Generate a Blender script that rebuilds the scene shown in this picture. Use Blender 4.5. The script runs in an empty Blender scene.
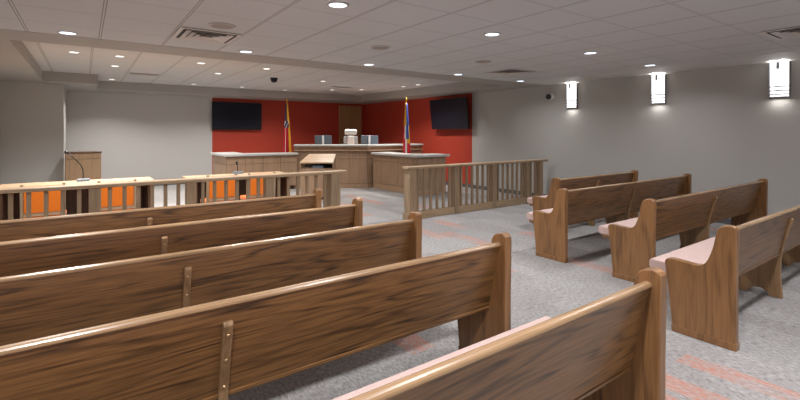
import bpy, bmesh, math, random
from mathutils import Vector, Matrix
random.seed(7)
C = bpy.context.scene.collection
SC = bpy.context.scene
S = 0.89            # design units -> metres, applied to everything at the end
H = 1.58            # camera height in design units
CZ = 2.74           # ceiling
TZ = 2.96           # raised tray over the well
YAW = math.atan(614/440.0)
FW = Vector((math.cos(YAW), math.sin(YAW), 0)); RT = Vector((FW.y, -FW.x, 0))

# ------------------------------------------------------------------ helpers
def mesh_from(name, bm):
    me = bpy.data.meshes.new(name); bm.normal_update(); bm.to_mesh(me); bm.free(); return me

def obj(name, bm, mat, parent=None, bev=0.0, seg=2, smooth=False, loc=None):
    me = mesh_from(name, bm)
    for m in (mat if isinstance(mat, (list, tuple)) else [mat]): me.materials.append(m)
    o = bpy.data.objects.new(name, me); C.objects.link(o)
    if parent: o.parent = parent
    if loc: o.location = loc
    if smooth:
        for p in me.polygons: p.use_smooth = True
    if bev:
        b = o.modifiers.new('Bevel', 'BEVEL'); b.width = bev; b.segments = seg
        b.limit_method = 'ANGLE'; b.angle_limit = math.radians(35)
    return o

def thing(name, label, cat, loc=(0, 0, 0), rz=0, group=None):
    o = bpy.data.objects.new(name, None); C.objects.link(o)
    o.empty_display_size = .1
    o.location = loc; o.rotation_euler = (0, 0, rz)
    return tag(o, label, cat, group)

def tag(o, label, cat, group=None):
    o['label'] = label; o['category'] = cat
    if group: o['group'] = group
    return o

def struct(name, bm, mat, parent=None, bev=0):
    o = obj(name, bm, mat, parent, bev)
    if not parent: o['kind'] = 'structure'
    return o

def dup(root, loc, label, rz=None):
    r = root.copy(); C.objects.link(r); r.location = loc
    if rz is not None: r.rotation_euler = (0, 0, rz)
    r['label'] = label
    for ch in list(root.children):
        c = ch.copy(); C.objects.link(c); c.parent = r
        for g in list(ch.children):
            d = g.copy(); C.objects.link(d); d.parent = c
    return r

def B(): return bmesh.new()

def box(bm, x0, x1, y0, y1, z0, z1, mi=0):
    vs = [bm.verts.new(p) for p in ((x0,y0,z0),(x1,y0,z0),(x1,y1,z0),(x0,y1,z0),(x0,y0,z1),(x1,y0,z1),(x1,y1,z1),(x0,y1,z1))]
    for f in ((0,3,2,1),(4,5,6,7),(0,1,5,4),(1,2,6,5),(2,3,7,6),(3,0,4,7)):
        bm.faces.new([vs[i] for i in f]).material_index = mi
    return bm

def bx(*a): return box(B(), *a)

def prism_x(bm, prof, x0, x1):
    """profile of (y,z) points extruded along x"""
    a = [bm.verts.new((x0, y, z)) for y, z in prof]; b = [bm.verts.new((x1, y, z)) for y, z in prof]
    n = len(prof)
    f = bm.faces.new(a); g = bm.faces.new(b[::-1])
    for i in range(n): bm.faces.new((a[i], b[i], b[(i+1) % n], a[(i+1) % n]))
    bmesh.ops.recalc_face_normals(bm, faces=bm.faces[:])
    return bm

def prism_z(bm, poly, z0, z1):
    a = [bm.verts.new((x, y, z0)) for x, y in poly]; b = [bm.verts.new((x, y, z1)) for x, y in poly]
    n = len(poly); bm.faces.new(a[::-1]); bm.faces.new(b)
    for i in range(n): bm.faces.new((a[i], a[(i+1) % n], b[(i+1) % n], b[i]))
    bmesh.ops.recalc_face_normals(bm, faces=bm.faces[:])
    return bm

def lathe(bm, prof, n=32, c=(0, 0, 0), axis='z'):
    """(r,h) profile revolved"""
    rings = []
    for r, h in prof:
        ring = []
        for i in range(n):
            a = 2*math.pi*i/n
            p = (r*math.cos(a), r*math.sin(a), h)
            if axis == 'x': p = (h, r*math.cos(a), r*math.sin(a))
            if axis == 'y': p = (r*math.cos(a), h, r*math.sin(a))
            ring.append(bm.verts.new((p[0]+c[0], p[1]+c[1], p[2]+c[2])))
        rings.append(ring)
    for k in range(len(rings)-1):
        for i in range(n):
            bm.faces.new((rings[k][i], rings[k][(i+1) % n], rings[k+1][(i+1) % n], rings[k+1][i]))
    if prof[0][0] > 1e-6: bm.faces.new(rings[0][::-1])
    if prof[-1][0] > 1e-6: bm.faces.new(rings[-1])
    bmesh.ops.remove_doubles(bm, verts=bm.verts[:], dist=1e-6)
    bmesh.ops.recalc_face_normals(bm, faces=bm.faces[:])
    return bm

def tube(bm, pts, r, n=10):
    rs = r if isinstance(r, (list, tuple)) else [r]*len(pts)
    pts = [Vector(p) for p in pts]; rings = []
    ref = Vector((0.3, 0.9, 0.1))
    for i, p in enumerate(pts):
        t = (pts[min(i+1, len(pts)-1)] - pts[max(i-1, 0)]).normalized()
        u = t.cross(ref).normalized(); v = t.cross(u)
        rings.append([bm.verts.new(p + rs[i]*(math.cos(2*math.pi*k/n)*u + math.sin(2*math.pi*k/n)*v)) for k in range(n)])
    for a, b in zip(rings, rings[1:]):
        for k in range(n): bm.faces.new((a[k], a[(k+1) % n], b[(k+1) % n], b[k]))
    bm.faces.new(rings[0][::-1]); bm.faces.new(rings[-1])
    bmesh.ops.recalc_face_normals(bm, faces=bm.faces[:])
    return bm

# ------------------------------------------------------------------ materials
def srgb(r, g, b):
    f = lambda c: (c/255/12.92) if c/255 <= .04045 else ((c/255+.055)/1.055)**2.4
    return (f(r), f(g), f(b), 1)

class NT:
    def __init__(s, name):
        s.m = bpy.data.materials.new(name); s.m.use_nodes = True
        s.t = s.m.node_tree; s.p = s.t.nodes['Principled BSDF']
    def n(s, typ, **kw):
        nd = s.t.nodes.new('ShaderNode'+typ)
        for k, v in kw.items(): setattr(nd, k, v)
        return nd
    def l(s, a, b): s.t.links.new(a, b)
    def math(s, op, a, b=None):
        nd = s.n('Math', operation=op)
        for i, v in enumerate((a, b)):
            if v is None: continue
            if isinstance(v, (int, float)): nd.inputs[i].default_value = v
            else: s.l(v, nd.inputs[i])
        return nd.outputs[0]
    def mix(s, f, a, b, blend='MIX'):
        nd = s.n('Mix', data_type='RGBA', blend_type=blend)
        for i, v in ((0, f), (6, a), (7, b)):
            if isinstance(v, (int, float)): nd.inputs[i].default_value = v
            elif isinstance(v, tuple): nd.inputs[i].default_value = v
            else: s.l(v, nd.inputs[i])
        return nd.outputs[2]
    def ramp(s, f, stops):
        nd = s.n('ValToRGB'); e = nd.color_ramp.elements
        while len(e) < len(stops): e.new(.5)
        for i, (p, c) in enumerate(stops): e[i].position = p; e[i].color = c if isinstance(c, tuple) else (c, c, c, 1)
        s.l(f, nd.inputs[0]); return nd.outputs[0]
    def bump(s, h, st=.2, d=.01):
        nd = s.n('Bump'); nd.inputs['Strength'].default_value = st; nd.inputs['Distance'].default_value = d
        s.l(h, nd.inputs['Height']); s.l(nd.outputs[0], s.p.inputs['Normal'])

def plain(name, col, rough=.5, metal=0, spec=.5):
    k = NT(name); k.p.inputs['Base Color'].default_value = col
    k.p.inputs['Roughness'].default_value = rough; k.p.inputs['Metallic'].default_value = metal
    k.p.inputs['Specular IOR Level'].default_value = spec
    return k.m

def paint(name, col, rough=.6):
    k = NT(name); tc = k.n('TexCoord')
    nz = k.n('TexNoise'); nz.inputs['Scale'].default_value = 140; nz.inputs['Detail'].default_value = 3
    k.l(tc.outputs['Object'], nz.inputs['Vector'])
    k.p.inputs['Base Color'].default_value = col; k.p.inputs['Roughness'].default_value = rough
    k.p.inputs['Specular IOR Level'].default_value = .3
    k.bump(nz.outputs[0], .08, .004); return k.m

def wood(name, light, dark, axis='x', rough=.35, contrast=1.0, rings=26, coat=.0, spec=.5):
    """stained timber, grain running along AXIS of the object's own coordinates"""
    k = NT(name); tc = k.n('TexCoord'); oi = k.n('ObjectInfo')
    off = k.n('Combine' + 'XYZ'); r = k.math('MULTIPLY', oi.outputs['Random'], 37.0)
    for i in range(3): k.l(r, off.inputs[i])
    ad = k.n('VectorMath', operation='ADD'); k.l(tc.outputs['Object'], ad.inputs[0]); k.l(off.outputs[0], ad.inputs[1])
    def mapped(v):
        mp = k.n('Mapping'); mp.inputs['Scale'].default_value = v; k.l(ad.outputs[0], mp.inputs[0]); return mp.outputs[0]
    ai = 'xyz'.index(axis)
    def sc(a, b): v = [b, b, b]; v[ai] = a; return tuple(v)
    n1 = k.n('TexNoise'); n1.inputs['Scale'].default_value = 1; n1.inputs['Detail'].default_value = 2.5; n1.inputs['Roughness'].default_value = .45
    k.l(mapped(sc(.55, 6.5)), n1.inputs['Vector'])
    w = k.math('SINE', k.math('MULTIPLY', n1.outputs[0], rings*3.0))
    w = k.math('MULTIPLY', k.math('ADD', w, 1), .5)
    w = k.math('POWER', w, 3.0)
    n2 = k.n('TexNoise'); n2.inputs['Scale'].default_value = 1; n2.inputs['Detail'].default_value = 4
    k.l(mapped(sc(5.0, 120)), n2.inputs['Vector'])
    n3 = k.n('TexNoise'); n3.inputs['Scale'].default_value = 1; n3.inputs['Detail'].default_value = 2
    k.l(mapped(sc(.5, 4)), n3.inputs['Vector'])
    n4 = k.n('TexNoise'); n4.inputs['Scale'].default_value = 1; n4.inputs['Detail'].default_value = 3
    k.l(mapped(sc(2.5, 22)), n4.inputs['Vector'])
    pores = k.ramp(n2.outputs[0], [(.40, 0.0), (.62, 1.0)])
    patch = k.ramp(n4.outputs[0], [(.34, 0.0), (.62, 1.0)])
    f = k.math('MULTIPLY', w, k.math('ADD', k.math('MULTIPLY', patch, .8), .2))
    f = k.math('ADD', k.math('MULTIPLY', f, .55*contrast), k.math('MULTIPLY', pores, .36*contrast))
    f = k.math('ADD', f, k.math('MULTIPLY', k.math('SUBTRACT', n3.outputs[0], .5), .35*contrast))
    cl = k.n('Clamp'); k.l(f, cl.inputs[0])
    col = k.mix(cl.outputs[0], light, dark)
    k.l(col, k.p.inputs['Base Color'])
    k.p.inputs['Roughness'].default_value = rough; k.p.inputs['Specular IOR Level'].default_value = spec
    if coat:
        k.p.inputs['Coat Weight'].default_value = coat; k.p.inputs['Coat Roughness'].default_value = .22
    k.bump(n2.outputs[0], .06, .003)
    return k.m

def emit(name, col, st):
    k = NT(name); k.p.inputs['Base Color'].default_value = (.8, .8, .8, 1)
    k.p.inputs['Emission Color'].default_value = col; k.p.inputs['Emission Strength'].default_value = st
    return k.m

def tile_ceiling(name, col, x0, y0, px, py):
    k = NT(name); tc = k.n('TexCoord'); sp = k.n('SeparateXYZ'); k.l(tc.outputs['Object'], sp.inputs[0])
    def edge(o, off, p):
        u = k.math('FRACT', k.math('DIVIDE', k.math('SUBTRACT', o, off*S - 50*p*S), p*S))
        return k.math('ABSOLUTE', k.math('SUBTRACT', u, .5)), u     # .5 at the joint
    ex, ux = edge(sp.outputs[0], x0, px); ey, uy = edge(sp.outputs[1], y0, py)
    bar = k.math('MAXIMUM', k.math('GREATER_THAN', ex, .5-.011), k.math('GREATER_THAN', ey, .5-.008))
    rev = k.math('MAXIMUM', k.math('GREATER_THAN', ex, .5-.022), k.math('MULTIPLY', k.math('GREATER_THAN', ey, .5-.015), .7))
    nz = k.n('TexNoise'); nz.inputs['Scale'].default_value = 260; nz.inputs['Detail'].default_value = 2
    k.l(tc.outputs['Object'], nz.inputs['Vector'])
    nl = k.n('TexNoise'); nl.inputs['Scale'].default_value = 90; nl.inputs['Detail'].default_value = 3
    k.l(tc.outputs['Object'], nl.inputs['Vector'])
    spk = k.ramp(nz.outputs[0], [(.38, .78), (.5, 1.0)])
    c1 = k.mix(1.0, col, spk, 'MULTIPLY')
    c2 = k.mix(rev, c1, (col[0]*.38, col[1]*.37, col[2]*.36, 1))      # dark reveal of the tegular edge
    c3 = k.mix(bar, c2, (col[0]*.95, col[1]*.93, col[2]*.9, 1))
    k.l(c3, k.p.inputs['Base Color']); k.p.inputs['Roughness'].default_value = .8; k.p.inputs['Specular IOR Level'].default_value = .2
    h = k.math('SUBTRACT', k.math('MULTIPLY', nl.outputs[0], .25), rev)
    k.bump(h, .35, .006)
    return k.m

def carpet(name, rects):
    k = NT(name); tc = k.n('TexCoord'); sp = k.n('SeparateXYZ'); k.l(tc.outputs['Object'], sp.inputs[0])
    X, Y = sp.outputs[0], sp.outputs[1]
    col = k.math('FLOOR', k.math('DIVIDE', X, .25*S))
    wn0 = k.n('TexWhiteNoise', noise_dimensions='1D'); k.l(col, wn0.inputs['W'])
    row = k.math('FLOOR', k.math('ADD', k.math('DIVIDE', Y, 1.0*S), wn0.outputs[0]))
    cb = k.n('CombineXYZ'); k.l(col, cb.inputs[0]); k.l(row, cb.inputs[1])
    wn = k.n('TexWhiteNoise', noise_dimensions='2D'); k.l(cb.outputs[0], wn.inputs['Vector'])
    base = k.ramp(wn.outputs[0], [(0, srgb(146, 142, 140)), (.5, srgb(153, 149, 147)), (1, srgb(159, 156, 154))])
    mp = k.n('Mapping'); mp.inputs['Scale'].default_value = (1.0, .35, 1); k.l(tc.outputs['Object'], mp.inputs[0])
    nz = k.n('TexNoise'); nz.inputs['Scale'].default_value = 75; nz.inputs['Detail'].default_value = 4; nz.inputs['Roughness'].default_value = .7
    k.l(mp.outputs[0], nz.inputs['Vector'])
    n2 = k.n('TexNoise'); n2.inputs['Scale'].default_value = 380; n2.inputs['Detail'].default_value = 2
    k.l(tc.outputs['Object'], n2.inputs['Vector'])
    v = k.ramp(nz.outputs[0], [(.28, .45), (.5, .95), (.70, 1.35)])
    c = k.mix(1.0, base, v, 'MULTIPLY')
    v2 = k.ramp(n2.outputs[0], [(.3, .75), (.7, 1.2)])
    c = k.mix(1.0, c, v2, 'MULTIPLY')
    mask = None
    for (x0, x1, y0, y1) in rects:
        a = k.math('MULTIPLY', k.math('GREATER_THAN', X, x0*S), k.math('LESS_THAN', X, x1*S))
        b = k.math('MULTIPLY', k.math('GREATER_THAN', Y, y0*S), k.math('LESS_THAN', Y, y1*S))
        r = k.math('MULTIPLY', a, b)
        mask = r if mask is None else k.math('MAXIMUM', mask, r)
    ms = k.n('Mapping'); ms.inputs['Scale'].default_value = (26, 3.2, 1); k.l(tc.outputs['Object'], ms.inputs[0])
    ns = k.n('TexNoise'); ns.inputs['Scale'].default_value = 1; ns.inputs['Detail'].default_value = 2; k.l(ms.outputs[0], ns.inputs['Vector'])
    mm = k.math('MULTIPLY', mask, k.ramp(nz.outputs[0], [(.36, .85), (.60, .2)]))
    mm = k.math('MULTIPLY', mm, k.ramp(ns.outputs[0], [(.40, .15), (.56, 1.0)]))
    c = k.mix(mm, c, srgb(190, 122, 98))
    k.l(c, k.p.inputs['Base Color']); k.p.inputs['Roughness'].default_value = .95; k.p.inputs['Specular IOR Level'].default_value = .1
    k.bump(n2.outputs[0], .5, .004)
    return k.m

def fabric(name, c0, c1, scale=260):
    k = NT(name); tc = k.n('TexCoord')
    nz = k.n('TexNoise'); nz.inputs['Scale'].default_value = scale; nz.inputs['Detail'].default_value = 3
    k.l(tc.outputs['Object'], nz.inputs['Vector'])
    k.l(k.ramp(nz.outputs[0], [(.35, c0), (.65, c1)]), k.p.inputs['Base Color'])
    k.p.inputs['Roughness'].default_value = .9; k.p.inputs['Specular IOR Level'].default_value = .15
    k.p.inputs['Sheen Weight'].default_value = .2
    k.bump(nz.outputs[0], .3, .002); return k.m

M = {}
M['wall'] = paint('grey wall paint', srgb(182, 180, 176))
M['wall_niche'] = paint('pale grey wall paint', srgb(194, 192, 190))
M['red'] = paint('red wall paint', srgb(178, 66, 50), .5)
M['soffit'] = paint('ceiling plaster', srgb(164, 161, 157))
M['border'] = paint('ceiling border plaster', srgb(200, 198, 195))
M['tiles'] = tile_ceiling('ceiling tiles', srgb(203, 205, 206), .15, .41, .684, .69)
M['tiles_well'] = tile_ceiling('well ceiling tiles', srgb(200, 199, 198), .10, .55, .684, .69)
M['pew_x'] = wood('dark pew oak along', srgb(134, 95, 56), srgb(44, 28, 15), 'x', .34, 1.12, 24, .2)
M['pew_z'] = wood('dark pew oak upright', srgb(144, 102, 62), srgb(78, 52, 30), 'z', .38, .9, 14, .15)
M['brace'] = wood('brace oak', srgb(150, 118, 84), srgb(96, 70, 46), 'z', .4, .8, 10)
M['cab'] = wood('cabinet veneer', srgb(146, 118, 90), srgb(112, 88, 66), 'z', .5, .7, 9)
M['mon'] = plain('monitor back', srgb(98, 108, 120), .45)
M['pew_cap'] = wood('cap oak with painted gloss', srgb(160, 128, 94), srgb(98, 72, 48), 'x', .26, .8, 14, .35)  # lighter than the pew oak: gloss highlights are put into the colour
M['rail_x'] = wood('pale oak along', srgb(178, 152, 122), srgb(134, 110, 84), 'x', .42, .8, 14)
M['rail_z'] = wood('pale oak upright', srgb(164, 140, 112), srgb(122, 100, 77), 'z', .45, .8, 12)
M['desk_z'] = wood('taupe veneer upright', srgb(168, 138, 112), srgb(126, 100, 78), 'z', .45, .7, 10)
M['desk_x'] = wood('taupe veneer along', srgb(178, 146, 116), srgb(136, 108, 84), 'x', .45, .7, 10)
M['table_x'] = wood('light table oak', srgb(184, 156, 126), srgb(148, 120, 92), 'x', .4, .7, 10)
M['walnut'] = wood('dark wood and table shade', srgb(92, 62, 42), srgb(48, 30, 20), 'z', .5, .8, 12)
M['door'] = wood('door veneer', srgb(176, 140, 96), srgb(140, 108, 72), 'z', .5, .7, 9)
M['counter'] = fabric('speckled pale counter', srgb(182, 181, 178), srgb(204, 203, 200), 300)
M['counter'].node_tree.nodes['Principled BSDF'].inputs['Roughness'].default_value = .35
M['cushion'] = fabric('pale pink seat fabric', srgb(176, 150, 142), srgb(204, 178, 170))
M['orange'] = fabric('orange seat fabric', srgb(214, 104, 22), srgb(236, 128, 36))
M['black'] = plain('black plastic', srgb(22, 22, 24), .4)
M['screen'] = plain('dark glass screen', srgb(27, 28, 40), .35, 0, .25)
M['kick'] = plain('dark kick board', srgb(60, 48, 40), .6)
M['base_grey'] = plain('grey rubber base', srgb(92, 92, 96), .6)
M['white'] = plain('white plastic', srgb(235, 235, 235), .4)
M['metal'] = plain('satin metal', srgb(150, 152, 160), .35, .3)
M['vent'] = plain('vent enamel', srgb(200, 194, 190), .45)
M['vent_dark'] = plain('vent cavity', srgb(64, 62, 62), .7)
M['grille'] = plain('speaker grille', srgb(150, 140, 135), .6)
M['bluegrey'] = plain('blue grey plastic', srgb(120, 138, 156), .4)
M['mesh_grey'] = plain('grey chair mesh', srgb(168, 172, 178), .6)
M['brass'] = plain('gilt brass', srgb(214, 164, 60), .3, .9)
M['gold'] = plain('gold fringe', srgb(232, 172, 36), .7)
M['f_red'] = plain('flag red', srgb(206, 28, 48), .7)
M['f_white'] = plain('flag white', srgb(236, 232, 230), .7)
M['f_blue'] = plain('flag blue', srgb(28, 34, 92), .7)
M['f_blue2'] = plain('flag royal blue', srgb(52, 84, 170), .7)
M['screw'] = plain('screw head', srgb(196, 160, 120), .3, .6)
M['lens'] = emit('downlight lens', (.72, .84, 1, 1), 3.0)
M['lens_well'] = emit('well downlight lens', (1, .98, .95, 1), 2.6)
M['sconce'] = emit('sconce glass', (1, .99, .97, 1), 2.2)

# ------------------------------------------------------------------ the room
XL, XR, YB, YF = -1.5, 9.1, -3.2, 15.1
rust = [(3.34, 3.53, .30, 1.37), (2.62, 2.87, 1.0, 1.72), (3.30, 3.55, 3.7, 4.7), (3.80, 4.05, 3.3, 4.3), (4.55, 4.80, 4.2, 5.3), (4.30, 4.55, 5.0, 5.8),
        (5.05, 5.30, 5.35, 6.1), (4.3, 4.55, 7.2, 8.4), (5.3, 5.55, 8.2, 9.9), (4.55, 4.8, 8.6, 9.6), (5.55, 5.8, 3.9, 4.6), (3.55, 3.8, 5.9, 6.7),
        (6.3, 6.55, .35, 1.1), (2.55, 2.8, 2.9, 3.5), (1.9, 2.12, 2.5, 3.1), (2.92, 3.12, .9, 1.42), (4.8, 5.05, 2.35, 3.3), (7.05, 7.3, 1.5, 2.4), (5.8, 6.05, 7.2, 8.1), (8.3, 8.55, 2.2, 3.1), (3.05, 3.3, 7.0, 8.0)]
struct('floor', bx(XL-.1, XR+.1, YB-.1, YF+.1, -.06, 0), carpet('grey carpet planks with rust planks', rust))
b = B(); box(b, XL-.1, 3.35, YF, YF+.1, 0, 3.1, 0); box(b, 3.35, XR+.1, YF, YF+.1, 0, 3.1, 1)
struct('wall_back', b, [M['wall_niche'], M['red']])
b = B(); box(b, XR, XR+.1, YB, 9.12, 0, 3.1, 0); box(b, XR, XR+.1, 9.12, YF, 0, 3.1, 1)
struct('wall_right', b, [M['wall'], M['red']])
b = B(); box(b, XL-.1, XL, YB, 12.95, 0, 3.1); box(b, XL-.1, -.40, 12.95, 15.1, 0, 3.1)
struct('wall_left', b, M['wall'])
struct('wall_front', bx(XL-.1, XR+.1, YB-.1, YB, 0, 3.1), M['wall'])
struct('trim_1', bx(-.405, -.39, 12.94, 12.96, 0, 2.05), M['white'])            # corner guard
# ceiling
struct('ceiling', bx(XL, 8.12, YB, 6.56, CZ+.004, 3.1), M['tiles'])
b = B(); box(b, 8.12, XR, YB, 6.56, CZ, 3.1); struct('trim_2', b, M['border'])
b = B()
box(b, XL, XR, 6.56, 7.25, CZ, 3.1); box(b, XL, -.76, 7.25, YF, CZ, 3.1); box(b, 8.2, XR, 7.25, YF, CZ, 3.1)
box(b, .25, 8.2, 13.9, YF, CZ, 3.1); box(b, -.76, .25, 12.5, YF, CZ, 3.1)
struct('trim_3', b, M['soffit'])
o = struct('trim_4', bx(-.76, 8.2, 7.25, 13.9, TZ, 3.1), M['tiles_well'])
# baseboards
struct('baseboard_right', bx(9.085, 9.1, YB, YF, 0, .1), M['base_grey'])
struct('baseboard_back', bx(-.40, 7.9, 15.085, 15.1, 0, .1), M['base_grey'])
b = B(); box(b, XL, -.40, 12.935, 12.95, 0, .1); box(b, XL, XL+.015, YB, 12.935, 0, .1)
struct('baseboard_left', b, M['base_grey'])
# door in the corner behind the judge's bench
d = struct('door_1', bx(7.99, 8.84, 15.05, 15.1, 0, 2.6), M['door'], bev=.004)
b = B(); box(b, 7.93, 7.985, 15.03, 15.1, 0, 2.66); box(b, 8.845, 8.9, 15.03, 15.1, 0, 2.66); box(b, 7.985, 8.845, 15.03, 15.1, 2.605, 2.66)
obj('door_frame', b, M['door'], d, .004)
b = lathe(B(), [(.0, -.06), (.025, -.055), (.028, -.03), (.012, -.02), (.012, 0)], 16, (8.08, 15.05, 1.05), 'y'); obj('door_handle', b, M['metal'], d, smooth=True)

# ------------------------------------------------------------------ pews
END = [(0, 0), (.42, 0), (.452, .3), (.48, .545), (.473, .563), (.455, .574), (.42, .577), (.376, .575), (.30, .569), (.25, .568), (.222, .575), (.198, .592), (.18, .618), (.16, .67),
       (.143, .725), (.122, .838), (.112, .872), (.096, .893), (.07, .906), (.03, .911), (.008, .906), (-.004, .892), (-.006, .86), (0, .5)]
BRACE = [(.115, 0), (.13, .2), (.128, .36), (.118, .45), (.067, .66), (.034, .765), (.042, .78), (.072, .78), (.115, .64), (.165, .44), (.19, .40), (.50, .395), (.52, .36), (.47, .24), (.45, .10), (.47, 0),
         (.385, 0), (.37, .035), (.335, .06), (.295, .065), (.255, .055), (.225, .03), (.215, 0)]
def pew_mesh(root, length, tall):
    T = .063
    for x in (0, length-T):
        e = obj('end_panel', prism_x(B(), [(y, z if z < .8 else z+tall*(z-.8)/.11) for y, z in END], x, x+T), M['pew_z'], root, .007, 3)
        obj('plinth', prism_x(B(), [(-.004, 0), (.425, 0), (.431, .052), (-.004, .052)], x-.004, x+T+.004), M['pew_z'], e, .004)
    obj('back_panel', prism_x(B(), [(.042, .852), (.139, .425), (.162, .425), (.068, .852)], T-.004, length-T+.004), M['pew_x'], root, .004)
    cap = []
    for i in range(9):
        a = math.pi*i/8
        cap.append((.0575 - .0225*math.cos(a), .856 + .017*math.sin(a)))
    cap += [(.080, .851), (.077, .848), (.038, .848), (.035, .851)]
    obj('top_rail', prism_x(B(), cap, T-.004, length-T+.004), M['pew_cap'], root, .002)
    obj('bottom_rail', prism_x(B(), [(.134, .415), (.168, .415), (.164, .433), (.132, .433)], T-.004, length-T+.004), M['pew_x'], root, .003)
    obj('seat', bx(T-.004, length-T+.004, .16, .58, .395, .425), M['pew_x'], root, .006)
    c = B(); prof = [(.172, .426), (.60, .426), (.626, .436), (.636, .465), (.634, .508), (.612, .525), (.40, .512), (.20, .49), (.172, .47)]
    obj('cushion', prism_x(c, prof, T+.006, length-T-.006), M['cushion'], root, .012, 3)
    n = 1 if length < 3.9 else 2
    for i in range(n):
        x = length*(i+1)/(n+1) - .045
        if n == 2: x = (1.60, 3.0)[i] - .02
        br = obj('brace', prism_x(B(), BRACE, x, x+.042), M['brace'], root, .006)
        for z, y in ((.72, .048), (.60, .0815), (.47, .1125)):
            obj('screw', lathe(B(), [(.0, -.004), (.006, -.003), (.008, 0), (.008, .008)], 12, (x+.021, y, z), 'y'), M['screw'], br, smooth=True)
G1, G2 = 'pews left of the aisle', 'pews right of the aisle'
left = [(.965, 2.25, 'nearest dark oak pew at the bottom edge, pale pink cushion showing over its back'),
        (1.90, 2.25, 'second nearest dark oak pew in the left block, three screws in its brace'),
        (2.84, 2.258, 'third dark oak pew back in the left block, middle of the five'),
        (3.79, 2.258, 'fourth dark oak pew back in left block, end post before the gate opening'),
        (4.73, 2.258, 'farthest dark oak pew of the left block, just before the long left railing')]
proto = None
for y, x, lab in left:
    if proto is None:
        proto = thing('wooden_pew', lab, 'pew', (x-3.46, y, 0), 0, G1); pew_mesh(proto, 3.46, .022)
    else: dup(proto, (x-3.46, y, 0), lab)
right = [(1.172, 3.825, 'nearest pew of the right block, its whole tall end panel facing the aisle'),
         (2.152, 4.73, 'right block pew directly behind the nearest right pew, backrest meeting the wall side post'),
         (3.182, 4.75, 'third pew back in the right block, pale cushion edge over its low end'),
         (4.055, 5.87, 'short farthest pew of the right block, by the right railing and grey wall')]
p2 = None
for y, x, lab in right:
    if 4.7 < x < 4.8 and p2: dup(p2, (x, y, 0), lab); continue
    r = thing('wooden_pew', lab, 'pew', (x, y, 0), 0, G2); pew_mesh(r, 8.33-x, -.008)
    if 4.7 < x < 4.8: p2 = r

# ------------------------------------------------------------------ the bar rail
def railing(x0, x1, posts, label):
    r = thing('bar_railing', label, 'railing', (0, 6.45, 0))
    obj('handrail', bx(x0, x1, -.085, .085, .925, .975), M['rail_x'], r, .012, 3)
    obj('base_rail', bx(posts[0], posts[-1], -.05, .05, 0, .14), M['rail_x'], r, .006)
    for i, x in enumerate(posts):
        big = (i in (0, len(posts)-1)) and abs(x-4.86) < .05 or abs(x-3.29) < .05
        w = .085 if big else .062
        p = obj('post', bx(x-w, x+w, -w, w, 0, .925), M['rail_z'], r, .005)
        if big: obj('plinth', bx(x-w-.022, x+w+.022, -w-.022, w+.022, 0, .12), M['rail_z'], p, .006)
    for a, c in zip(posts, posts[1:]):
        n = max(1, round((c-a)/.155)-1)
        for k in range(n):
            x = a+(c-a)*(k+1)/(n+1)
            obj('baluster', bx(x-.021, x+.021, -.021, .021, .135, .93), M['rail_z'], r, .003)
railing(4.73, 8.84, [4.86, 5.97, 7.05, 8.14, 8.62], 'pale oak bar railing with balusters right of the aisle, running to the grey wall')
railing(XL+.02, 3.50, [-1.4, -.97, .10, 1.16, 2.22, 3.29], 'long pale oak bar railing with balusters in front of the orange chairs')

# ------------------------------------------------------------------ counsel tables, chairs, microphones
def table(x0, x1, y0, y1, label):
    t = thing('counsel_table', label, 'table', ((x0+x1)/2, (y0+y1)/2, 0), 0, 'tables behind the left railing')
    w, dp = (x1-x0)/2, (y1-y0)/2
    obj('tabletop', bx(-w, w, -dp, dp, .72, .76), M['table_x'], t, .006)
    for s in (-1, 1): obj('side_panel', bx(s*(w-.10)-.02, s*(w-.10)+.02, -dp+.08, dp-.08, 0, .72), M['walnut'], t, .004)  # side and modesty panels: shade under the table put into a dark colour
    obj('modesty_panel', bx(-w+.12, w-.12, dp-.16, dp-.13, .10, .72), M['walnut'], t, .004)
table(-1.1, 1.0, 8.55, 9.52, 'light oak counsel table at left behind the railing, gooseneck microphone on it')
table(1.52, 3.42, 8.40, 9.30, 'light oak counsel table in front of the long left counter, small microphone on it')

def side_chair(x, y, label, first=[None]):
    if first[0]: return dup(first[0], (x, y, 0), label)
    t = thing('side_chair', label, 'chair', (x, y, 0), 0, 'orange chairs at the counsel tables'); first[0] = t
    for sx in (-1, 1):
        obj('rear_leg', prism_x(B(), [(-.03, 0), (.015, 0), (.03, .45), (.0, .92), (-.03, .92), (-.008, .45)], sx*.215-.018, sx*.215+.018), M['rail_z'], t, .004)
        obj('front_leg', bx(sx*.205-.018, sx*.205+.018, .42, .456, 0, .44), M['rail_z'], t, .004)
        obj('side_rail', bx(sx*.21-.012, sx*.21+.012, .0, .44, .36, .41), M['rail_x'], t, .003)
    obj('seat', bx(-.23, .23, .02, .48, .43, .50), M['orange'], t, .02, 3)
    obj('backrest', prism_x(B(), [(-.03, .55), (.012, .55), (-.008, .90), (-.048, .90)], -.196, .196), M['orange'], t, .012, 3)
    obj('lower_back_rail', bx(-.2, .2, -.02, .012, .505, .545), M['rail_x'], t, .004)
    return t
side_chair(-.44, 7.4, 'orange upholstered chair farthest left behind the railing balusters')
side_chair(.376, 7.4, 'orange upholstered chair at the right half of the left counsel table')
side_chair(1.79, 7.4, 'orange upholstered chair at the left half of the table below the long counter')
side_chair(2.43, 7.4, 'orange upholstered chair nearest the railing opening, rightmost of four')

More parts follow.
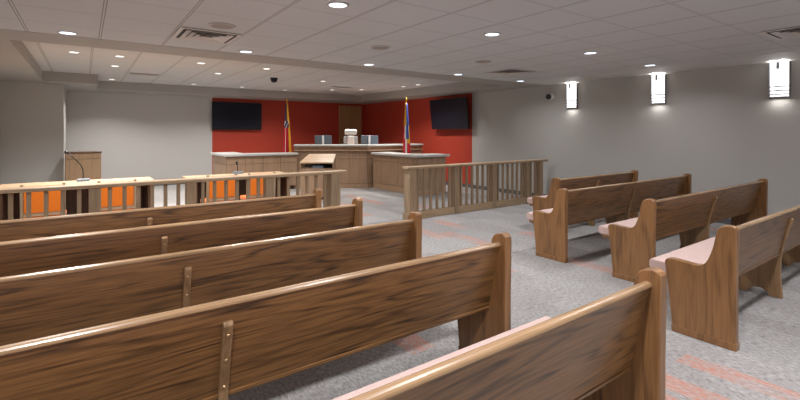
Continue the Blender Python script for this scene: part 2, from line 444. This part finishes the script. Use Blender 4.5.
def mic(x, y, pts, label):
    t = thing('gooseneck_microphone', label, 'microphone', (x, y, .76), 0, 'microphones on the counsel tables')
    obj('base', prism_x(B(), [(-.06, 0), (.06, 0), (.06, .025), (-.05, .05), (-.06, .045)], -.09, .09), M['bluegrey'], t, .006)
    obj('neck', tube(B(), pts, .0085), M['black'], t, smooth=True)
    a, c = Vector(pts[-1]), Vector(pts[-2]); dd = (a-c).normalized()
    obj('head', tube(B(), [a-dd*.01, a, a+dd*.03, a+dd*.06, a+dd*.07], [.012, .02, .022, .02, .01]), M['black'], t, smooth=True)
mic(-.02, 9.28, [(0, 0, .04), (0, 0, .1), (-.005, 0, .2), (-.03, 0, .27), (-.08, 0, .35), (-.15, 0, .43), (-.2, 0, .48)], 'tall gooseneck microphone bent left over the far left counsel table')
mic(2.53, 9.20, [(0, 0, .04), (0, 0, .1), (-.005, 0, .15), (-.012, 0, .19)], 'short upright microphone on the counsel table below the long counter')

# ------------------------------------------------------------------ cabinet by the niche
t = thing('lectern_cabinet', 'plain brown wooden cabinet standing before the pale niche at far left', 'cabinet', (0, 12.5, 0))
obj('body', bx(-.36, .31, -.18, .25, .04, 1.13), M['cab'], t, .004)
obj('top', bx(-.375, .325, -.2, .26, 1.13, 1.16), M['walnut'], t, .004)
obj('drawer_front', bx(-.345, .295, -.198, -.18, 1.00, 1.12), M['cab'], t, .003)
obj('door', bx(-.345, .295, -.198, -.18, .06, .99), M['cab'], t, .003)
obj('kick', bx(-.34, .29, -.16, .24, 0, .04), M['kick'], t)

# ------------------------------------------------------------------ casework: panelled fronts
def panels(bm, p0, p1, zs, n, out, th=.012, gap=.008):
    """raised veneer panels along the vertical plane p0->p1, facing OUT"""
    p0, p1, out = Vector(p0+(0,)), Vector(p1+(0,)), Vector(out+(0,))
    u = (p1-p0); L = u.length; u.normalize()
    for i in range(n):
        for z0, z1 in zip(zs, zs[1:]):
            a, c = L*i/n+gap/2, L*(i+1)/n-gap/2
            q = [p0+u*a, p0+u*c, p0+u*c+out*th, p0+u*a+out*th]
            prism_z(bm, [(v.x, v.y) for v in q], z0+gap/2, z1-gap/2)
    return bm
# left desk (L shape), front along x at y=11.9
t = thing('clerk_desk', 'long panelled desk with pale counter before the red wall, left of the bench', 'desk')
obj('body', prism_z(B(), [(3.0, 11.95), (4.93, 11.95), (4.90, 12.07), (4.62, 12.28), (3.55, 12.45), (3.55, 13.4), (3.0, 13.4)], .1, .97), M['kick'], t)
b = panels(B(), (3.0, 11.95), (4.93, 11.95), [.1, .76, .965], 4, (0, -1)); panels(b, (3.0, 13.4), (3.0, 11.95), [.1, .76, .965], 2, (-1, 0))
obj('veneer_front', b, M['desk_z'], t, .002)
obj('countertop', prism_z(B(), [(2.93, 11.88), (4.95, 11.88), (4.92, 12.08), (4.66, 12.30), (3.6, 12.5), (3.6, 13.45), (2.93, 13.45)], .97, 1.03), M['counter'], t, .012)
obj('kick', prism_z(B(), [(3.04, 12.0), (4.88, 12.0), (4.86, 12.07), (4.6, 12.25), (3.55, 12.4), (3.55, 13.35), (3.04, 13.35)], 0, .1), M['walnut'], t)
# right desk
t = thing('witness_desk', 'panelled desk with pale counter projecting from the bench, behind the right railing', 'desk')
poly = [(6.83, 8.78), (7.78, 8.78), (7.78, 9.33), (7.30, 9.33), (7.30, 10.86), (6.83, 10.86)]
obj('body', prism_z(B(), poly, .16, .97), M['kick'], t)
b = panels(B(), (6.83, 10.86), (6.83, 8.78), [.16, .79, .965], 5, (-1, 0)); panels(b, (6.83, 8.78), (7.78, 8.78), [.16, .965], 2, (0, -1))
obj('veneer_front', b, M['desk_z'], t, .002)
obj('base_board', prism_z(B(), [(6.822, 8.772), (7.785, 8.772), (7.785, 9.33), (7.30, 9.33), (7.30, 10.86), (6.822, 10.86)], 0, .155), M['desk_x'], t, .004)
obj('countertop', prism_z(B(), [(6.74, 8.69), (7.86, 8.69), (7.86, 9.38), (7.35, 9.38), (7.35, 10.86), (6.74, 10.86)], .97, 1.03), M['counter'], t, .012)
# judge's bench
P = [(4.93, 12.16), (6.68, 10.93), (8.72, 10.93)]
def chain(off0, off1):
    """band between offsets (positive = away from the public) of the bench front line"""
    n = [Vector((.567, .823)), Vector((0, 1))]
    v = [Vector(p) for p in P]; mid = (n[0]+n[1]).normalized(); k = 1/mid.dot(n[0])
    f = lambda d: [v[0]+n[0]*d, v[1]+mid*d*k, v[2]+n[1]*d]
    a, c = f(off0), f(off1)
    return [tuple(p) for p in a] + [tuple(p) for p in c[::-1]]
t = thing('judges_bench', 'tall angled judge bench of taupe panels with pale top in the red corner', 'bench')
obj('body', prism_z(B(), chain(0.02, .30), .10, 1.10), M['kick'], t)
b = B(); c0 = chain(.02, .3)
panels(b, c0[0], c0[1], [.12, .84, .935, 1.065], 4, (-.567, -.823)); panels(b, c0[1], c0[2], [.12, .84, .935, 1.065], 4, (0, -1))
obj('veneer_front', b, M['desk_z'], t, .002)
obj('ledge', prism_z(B(), chain(-.05, .28), 1.07, 1.10), M['desk_x'], t, .006)
obj('upper_apron', prism_z(B(), chain(.03, .28), 1.10, 1.205), M['desk_z'], t, .003)
obj('countertop', prism_z(B(), chain(-.04, .36), 1.205, 1.255), M['counter'], t, .010)
obj('worktop', prism_z(B(), chain(.28, 1.0), 1.0, 1.04), M['desk_x'], t, .005)
obj('rear_panel', prism_z(B(), chain(.90, .94), .25, 1.0), M['walnut'], t)
obj('base_board', prism_z(B(), chain(.01, .3), 0, .115), M['desk_x'], t, .004)
struct('trim_5', prism_z(B(), [(5.62, 12.9), (7.10, 11.93), (9.08, 11.93), (9.08, 14.0), (6.4, 14.3)], 0, .25), M['kick'])   # raised platform

def place(lat, d): p = FW*d + RT*lat; return (p.x, p.y)
rot = math.atan2(RT.y, RT.x)
def monitor(px, d, label, cam=False):
    x, y = place((px-400)/440*d, d)
    t = thing('computer_monitor', label, 'monitor', (x, y, 1.04), rot, 'monitors on the judge bench')
    obj('base', bx(-.12, .12, -.08, .10, 0, .015), M['white'], t, .005)
    obj('panel', bx(-.26, .26, .0, .035, .06, .48), M['mon'], t, .012, 3)
    obj('screen', bx(-.25, .25, .035, .038, .07, .47), M['screen'], t)
    obj('stand_column', bx(-.028, .028, -.045, 0, .01, .478), M['white'], t, .006)
    if cam: obj('webcam', bx(.03, .09, -.01, .03, .48, .515), M['black'], t, .008)
    return t
monitor(323.2, 13.35, 'blue grey monitor with webcam on top, left part of the judge bench', True)
monitor(369.5, 13.35, 'blue grey monitor with white stand on the judge bench, beside the white chair')
# judge's chair on the platform
x, y = place((351.7-400)/440*14.15, 14.15)
t = thing('office_chair', 'white and grey high backed office chair behind the judge bench, before the wooden door', 'chair', (x, y, .25), rot)
b = B()
for k in range(5):
    a = 2*math.pi*k/5+.3; tube(b, [(0, 0, .09), (.15*math.cos(a), .15*math.sin(a), .085), (.3*math.cos(a), .3*math.sin(a), .06)], [.03, .025, .018])
obj('star_base', b, M['black'], t)
for k in range(5):
    a = 2*math.pi*k/5+.3; obj('caster', lathe(B(), [(0, -.02), (.03, -.02), (.03, .02), (0, .02)], 14, (.3*math.cos(a), .3*math.sin(a), .03), 'y'), M['black'], t)
obj('column', lathe(B(), [(.03, .08), (.03, .42)], 14), M['black'], t)
obj('seat', bx(-.25, .25, -.24, .26, .42, .51), M['mesh_grey'], t, .035, 3)
for s in (-1, 1): obj('armrest', prism_x(B(), [(-.02, .48), (.03, .48), (.03, .68), (.2, .68), (.2, .72), (-.12, .72), (-.12, .68), (-.02, .68)], s*.28-.025, s*.28+.025), M['black'], t, .01)
obj('backrest', bx(-.225, .225, -.30, -.23, .56, 1.24), M['mesh_grey'], t, .04, 3)
obj('back_spine', bx(-.09, .12, -.335, -.29, .5, 1.25), M['white'], t, .02, 3)
obj('headrest', bx(-.19, .19, -.31, -.2, 1.28, 1.46), M['white'], t, .05, 4)

# lectern in the well, turned towards the bench
x, y = place((316.8-400)/440*10.5, 10.5)
t = thing('lectern', 'wooden lectern with sloping top over a dark open shelf, standing before the judge bench', 'lectern', (x, y, 0), rot)
obj('body', bx(-.40, .40, .02, .42, .05, .74), M['desk_z'], t, .006)
obj('kick', bx(-.37, .37, .05, .40, 0, .05), M['kick'], t)
for s in (-1, 1): obj('side_panel', bx(s*.385-.015, s*.385+.015, .0, .42, .74, .868), M['desk_z'], t, .003)
obj('shelf_back', bx(-.37, .37, .38, .41, .74, .86), M['kick'], t)
b = B()
vs = [(-.41, -.02, .86), (.40, -.02, .86), (.40, .43, 1.045), (-.27, .43, 1.045)]
lo = [b.verts.new((p[0], p[1], p[2])) for p in vs]; hi = [b.verts.new((p[0], p[1], p[2]+.03)) for p in vs]
b.faces.new(lo[::-1]); b.faces.new(hi)
for i in range(4): b.faces.new((lo[i], lo[(i+1) % 4], hi[(i+1) % 4], hi[i]))
obj('sloping_top', b, M['table_x'], t, .005)
obj('riser', prism_x(B(), [(.1, .868), (.40, .868), (.40, 1.03), (.1, .90)], -.26, .39), M['desk_z'], t)
q = obj('paper_stack', bx(-.12, .14, .06, .32, .741, .80), M['bluegrey']); q.location = (x, y, 0); q.rotation_euler = (0, 0, rot)
tag(q, 'stack of grey papers inside the dark lectern shelf', 'papers')

# ------------------------------------------------------------------ flags
def flag(px, d, ztop, zbot, label, scheme, r1, z0=0):
    x, y = place((px-400)/440*d, d)
    t = thing('flag_on_pole', label, 'flag', (x, y, z0), rot)
    obj('stand', lathe(B(), [(.0, .0), (.14, .0), (.15, .02), (.06, .05), (.03, .09), (.025, .14), (0, .14)], 24), M['brass'], t, smooth=True)
    obj('pole', tube(B(), [(0, 0, .03), (0, 0, ztop-.14)], .013), M['brass'], t, smooth=True)
    obj('finial', lathe(B(), [(0, ztop-.15), (.02, ztop-.14), (.014, ztop-.12), (.03, ztop-.09), (.022, ztop-.04), (0, ztop)], 16), M['brass'], t, smooth=True)
    bm = B(); N, K = 40, 26; zt = ztop-.17; rings = []
    for j in range(K+1):
        s = j/K; z = zt+(zbot-zt)*s
        R = .03 + (r1-.03)*min(1, s*1.15)**.8
        ring = []
        for i in range(N):
            a = 2*math.pi*i/N
            rr = R*(1+.20*math.sin(7*a+1.5*s)*min(1, s*2))
            ring.append(bm.verts.new((rr*math.cos(a)+.012*s, .75*rr*math.sin(a)-.012, z)))
        rings.append(ring)
    for j in range(K):
        for i in range(N):
            f = bm.faces.new((rings[j][i], rings[j+1][i], rings[j+1][(i+1) % N], rings[j][(i+1) % N]))
            f.material_index = scheme((i+.5)/N, (j+.5)/K); f.smooth = True
    bm.faces.new(rings[0]); bm.faces.new(rings[-1][::-1])
    bmesh.ops.recalc_face_normals(bm, faces=bm.faces[:])
    obj('cloth', bm, [M['f_red'], M['f_white'], M['f_blue'], M['gold'], M['f_blue2']], t)
def us(a, s):           # a .5 -> left silhouette, .75 faces the public, 1 -> right
    if a < .5: a = 1-a
    k = (a-.5)*2
    if k > .82 or (k > .55 and s < .3): return 3
    if s < .42: return 1 if (s > .32 and int(k*9+s*30) % 4 == 0) else 2
    if k > .66: return 0 if k < .72 else 3
    return (1, 0, 0, 1, 0, 0, 0)[int(k*9) % 7]
def state(a, s):
    if a < .5: a = 1-a
    k = (a-.5)*2
    if s < .38: return 3 if k < .5 else 4
    if s < .62: return 0 if k < .26 else (1 if k < .45 else (4 if k < .9 else 3))
    if s < .68 and k > .6: return 3
    return 0 if (k < .34 or k > .55) else 1
flag(286.9, 13.25, 2.66, .75, 'furled flag with red and white stripes, navy top and gold fringe, left of the bench', us, .11)
flag(406.2, 12.4, 2.60, .80, 'furled red flag with royal blue and gold top, in front of the right bench wing', state, .098)

# ------------------------------------------------------------------ televisions
def tv(name_label, w, h, loc, rz, tilt):
    t = thing('mounted_television', name_label, 'television', loc, rz, 'wall televisions on the red walls')
    c, s = math.cos(tilt), math.sin(tilt)
    def rotx(o): o.rotation_euler = (tilt, 0, 0); return o
    rotx(obj('cabinet', bx(-w/2, w/2, -.045, 0, 0, h), M['black'], t, .006))
    rotx(obj('screen', bx(-w/2+.018, w/2-.018, -.048, -.045, .03, h-.018), M['screen'], t))
    obj('wall_bracket', bx(-.2, .2, -.01, .169 if tilt else .07, .15, .45), M['metal'], t, .005)
tv('large dark television flat on the red back wall at left', 1.60, .91, (4.12, 15.03, 1.70), 0, 0)
tv('dark television tilted down on the red right wall', 1.62, .92, (8.93, 9.86, 1.71), -math.pi/2, math.radians(7))

# ------------------------------------------------------------------ sconces and cameras on the right wall
def sconce(y, label, first=[None]):
    if first[0]: return dup(first[0], (XR, y, 2.15), label)
    t = thing('wall_sconce', label, 'wall lamp', (XR, y, 2.15), 0, 'lit wall sconces on the grey right wall'); first[0] = t
    b = B(); N = 12; hw, dp, h = .115, .085, .575
    pr = [(-.02 - dp*math.cos(math.pi*(i/N-.5)), hw*math.sin(math.pi*(i/N-.5))) for i in range(N+1)]
    prism_z(b, pr, .02, h)
    obj('glass_shade', b, M['sconce'], t)
    obj('back_plate', bx(-.02, 0, -.121, .121, .0, .56), M['metal'], t, .003)
    for s in (-1, 1): obj('side_bar', bx(-.05, -.0, s*.127-.005, s*.127+.005, -.005, .575), M['metal'], t, .002)
    for z in (.055, .115, .18):
        b = B(); pts = [(-.02-(dp+.007)*math.cos(math.pi*(i/N-.5)), (hw+.006)*math.sin(math.pi*(i/N-.5)), z) for i in range(N+1)]
        tube(b, pts, .010, 8); obj('band', b, M['metal'], t)
    obj('bottom_band', prism_z(B(), [(-.02-(dp+.008)*math.cos(math.pi*(i/N-.5)), (hw+.008)*math.sin(math.pi*(i/N-.5))) for i in range(N+1)], 0, .02), M['metal'], t)
    obj('top_clip', bx(-.118, -.098, -.02, .02, .46, .585), M['metal'], t, .002)
    return t
for sy in (5.90, 4.03, 2.195):      # the bulbs' open top and bottom light the wall and ceiling
    for zz, up in ((2.135, 0), (2.728, 1)):
        ld = bpy.data.lights.new('sconce_bulb', 'AREA'); ld.shape = 'RECTANGLE'; ld.size = .07*S; ld.size_y = .2*S; ld.energy = 6.0 if up else .55; ld.color = (1, .97, .93)
        lo = bpy.data.objects.new('sconce_bulb', ld); C.objects.link(lo); lo.location = (XR-.09, sy, zz)
        if up: lo.rotation_euler = (math.pi, 0, 0)
sconce(5.90, 'lit white glass wall sconce beside the small wall camera, farthest of three')
sconce(4.03, 'lit white glass wall sconce, middle one of three on the right wall')
sconce(2.195, 'lit white glass wall sconce near the right edge of the picture, nearest of three')
t = thing('security_camera', 'white security camera with black ball on the grey right wall by the far sconce', 'camera', (XR, 6.45, 2.455))
obj('mount', lathe(B(), [(.075, 0), (.075, -.04), (.06, -.075), (.0, -.08)], 24, axis='x'), M['white'], t, smooth=True)
b = B(); bmesh.ops.create_uvsphere(b, u_segments=20, v_segments=12, radius=.068, matrix=Matrix.Translation((-.10, .02, 0))); obj('lens_ball', b, M['black'], t, smooth=True)
t = thing('dome_camera', 'black dome camera hanging from the ceiling over the well', 'camera', (3.83, 10.73, TZ))
obj('mount', lathe(B(), [(.095, 0), (.095, -.03), (0, -.03)], 24), M['black'], t)
obj('dome', lathe(B(), [(.085, -.03), (.08, -.07), (.055, -.105), (0, -.12)], 24), M['screen'], t, smooth=True)

# ------------------------------------------------------------------ ceiling fittings
def lamp(name, x, y, z, power, col, size, spread=150):
    ld = bpy.data.lights.new(name, 'AREA'); ld.shape = 'DISK'; ld.size = size*S; ld.energy = power; ld.color = col; ld.spread = math.radians(spread)
    lo = bpy.data.objects.new(name, ld); C.objects.link(lo); lo.location = (x, y, z-.022)
protos = {}
def watts(x, well):       # power set by position to balance brightness: strongest at left, weakest by the sconces
    if well: return 37 if x < 1 else (21 if x < 5 else 19)
    return 36 if x < 1 else (27 if x < 3 else (23 if x < 5 else (17 if x < 7 else 10.5)))
def downlight(x, y, z, r, label, well=False):
    key = 'well' if well else 'main'
    if key not in protos:
        t = thing('recessed_downlight', label, 'ceiling light', (x, y, z), 0, 'recessed downlights in the well ceiling' if well else 'recessed downlights in the main ceiling')
        obj('trim_ring', lathe(B(), [(r*.78, -.002), (r*.82, -.010), (r*.97, -.010), (r, 0.0)], 28), M['vent'], t, smooth=True)
        obj('lens', lathe(B(), [(r*.80, -.0005), (r*.80, -.005), (0, -.006)], 28), M['lens_well'] if well else M['lens'], t)
        protos[key] = t
    else: dup(protos[key], (x, y, z), label)
    lamp('downlight_lamp', x, y, z, watts(x, well), (1, .97, .93) if well else (.97, .98, 1.0), r*1.5, 125 if well else 150)
main = [(-.16, 6.37, 'downlight above the left end of the plaster beam, over the left railing'), (1.86, 6.35, 'downlight just in front of the beam, right of the large square air vent'),
        (3.89, 6.33, 'downlight just in front of the beam, above the gate opening'), (5.97, 6.37, 'downlight close to the beam end, over the right railing'),
        (7.85, 6.37, 'downlight by the beam near the right wall, left of the far sconce'), (1.86, 3.56, 'largest downlight at the top edge of the photo, above the left pews'),
        (3.88, 3.56, 'downlight over the aisle, upper middle of the main ceiling'), (5.93, 3.56, 'downlight over the right pews, between far and middle sconce'),
        (7.83, 3.61, 'downlight beside the middle wall sconce')]
for x, y, lab in main: downlight(x, y, CZ+.004, .10, lab)
for y in (.76, -2.0):                       # the same fittings further back, over the camera
    for x in (-.16, 1.86, 3.89, 5.93, 7.83): lamp('downlight_lamp', x, y, CZ, watts(x, False), (.98, .97, 1.0), .15)
lamp('downlight_lamp', -.16, 3.56, CZ, 36, (.98, .97, 1.0), .15)
well = [(-.147, 9.28, 'well downlight at far left, near the left side of the raised tray'), (.505, 9.29, 'well downlight left of the slim vent, front one of a pair'),
        (.503, 10.69, 'well downlight left of the slim vent, rear one of a pair'), (.566, 13.4, 'well downlight in the step of the tray, over the niche'),
        (2.48, 13.34, 'well downlight near the far edge, over the left television'), (1.853, 9.28, 'well downlight behind the beam, below the square vent'),
        (2.488, 10.65, 'well downlight in the tray between beam and left television'), (3.142, 9.26, 'well downlight directly left of the black dome camera'),
        (3.80, 13.37, 'well downlight near the far edge, left of the striped flag'), (5.177, 13.5, 'well downlight above the finial of the striped flag'),
        (5.10, 10.6, 'well downlight in the middle of the tray, front of the right slim vent'), (6.363, 12.57, 'well downlight left of the right slim vent, over the judge bench'),
        (7.07, 11.95, 'well downlight right of the right slim vent'), (7.61, 10.44, 'well downlight above the red flag, left one of two'), (7.646, 9.80, 'well downlight right of the red flag top, nearest the right television')]
for x, y, lab in well: downlight(x, y, TZ, .085, lab, True)

def diffuser(x, y, z, w, label, group):
    t = thing('ceiling_vent', label, 'air vent', (x, y, z), 0, group)
    obj('cavity', bx(-w+.02, w-.02, -w+.02, w-.02, -.004, -.001), M['vent_dark'], t)
    def ring(r0, r1, z0, z1):
        b = B()
        q = [[b.verts.new((sx*r, sy*r, zz)) for sx, sy in ((-1, -1), (1, -1), (1, 1), (-1, 1))] for r, zz in ((r0, z0), (r1, z1), (r1, z1+.004), (r0, z0+.004))]
        for a in range(4):
            for i in range(4): b.faces.new((q[a][i], q[a][(i+1) % 4], q[(a+1) % 4][(i+1) % 4], q[(a+1) % 4][i]))
        bmesh.ops.recalc_face_normals(b, faces=b.faces[:]); return b
    obj('frame', ring(w, w-.04, -.012, -.014), M['vent'], t)
    for k in range(4):
        r = w-.08-.062*k
        if r > .05: obj('louvre', ring(r+.004, r-.060, -.02-.004*k, -.007), M['vent'], t)
    obj('center_plate', bx(-.05, .05, -.05, .05, -.03, -.024), M['vent'], t)
GV = 'square air vents in the main ceiling'
diffuser(1.176, 5.60, CZ+.004, .33, 'large square air vent in front of the beam at upper left', GV)
diffuser(6.55, 5.55, CZ+.004, .33, 'square air vent near the far sconce and wall camera', GV)
diffuser(6.62, 1.36, CZ+.004, .34, 'square air vent at the top right edge of the photo', GV)
for x, y, lab in ((1.12, 11.78, 'slim dark air slot in the well ceiling over the niche'), (6.2, 11.66, 'slim dark air slot in the well ceiling over the judge bench')):
    t = thing('slot_vent', lab, 'air vent', (x, y, TZ), 0, 'slot vents in the well ceiling')
    obj('frame', bx(-.32, .32, -.16, .16, -.008, 0), M['vent'], t, .002)
    obj('slot', bx(-.29, .29, -.13, .13, -.010, -.008), M['vent_dark'], t)
    for k in range(3): obj('louvre', bx(-.29, .29, -.085+.08*k, -.075+.08*k, -.016, -.010), M['vent'], t)
sp = None
for x, y, lab in ((1.21, 4.98, 'round ceiling speaker beside the large square vent'), (3.25, 5.0, 'round ceiling speaker over the aisle, middle of three'), (5.24, 5.0, 'round ceiling speaker left of the far square vent')):
    if sp: dup(sp, (x, y, CZ+.004), lab); continue
    sp = thing('ceiling_speaker', lab, 'speaker', (x, y, CZ+.004), 0, 'round ceiling speakers')
    obj('rim', lathe(B(), [(.118, -.001), (.122, -.012), (.135, -.012), (.14, 0)], 32), M['vent'], sp, smooth=True)
    obj('grille', lathe(B(), [(.12, -.001), (.12, -.007), (0, -.010)], 32), M['grille'], sp)

# ------------------------------------------------------------------ camera, world, view
cd = bpy.data.cameras.new('camera'); cam = bpy.data.objects.new('camera', cd); C.objects.link(cam)
cd.sensor_width = 36; cd.lens = 440/800*36; cd.shift_y = -(200-133.4)/800
cam.location = (0, 0, H); cd.clip_start = .02
cam.rotation_euler = (math.pi/2, 0, math.atan2(FW.y, FW.x)-math.pi/2)
SC.camera = cam
w = bpy.data.worlds.new('world'); SC.world = w; w.use_nodes = True
w.node_tree.nodes['Background'].inputs[0].default_value = (.5, .5, .5, 1); w.node_tree.nodes['Background'].inputs[1].default_value = .2
vs = SC.view_settings; vs.view_transform = 'Standard'; vs.look = 'None'; vs.gamma = 1; vs.use_curve_mapping = False; vs.exposure = .0
SC.cycles.max_bounces = 10; SC.cycles.diffuse_bounces = 6; SC.cycles.sample_clamp_indirect = 4

# ------------------------------------------------------------------ to metres
for me in bpy.data.meshes: me.transform(Matrix.Scale(S, 4))
for o in SC.objects:
    o.location = o.location*S
    for md in o.modifiers:
        if md.type == 'BEVEL': md.width *= S
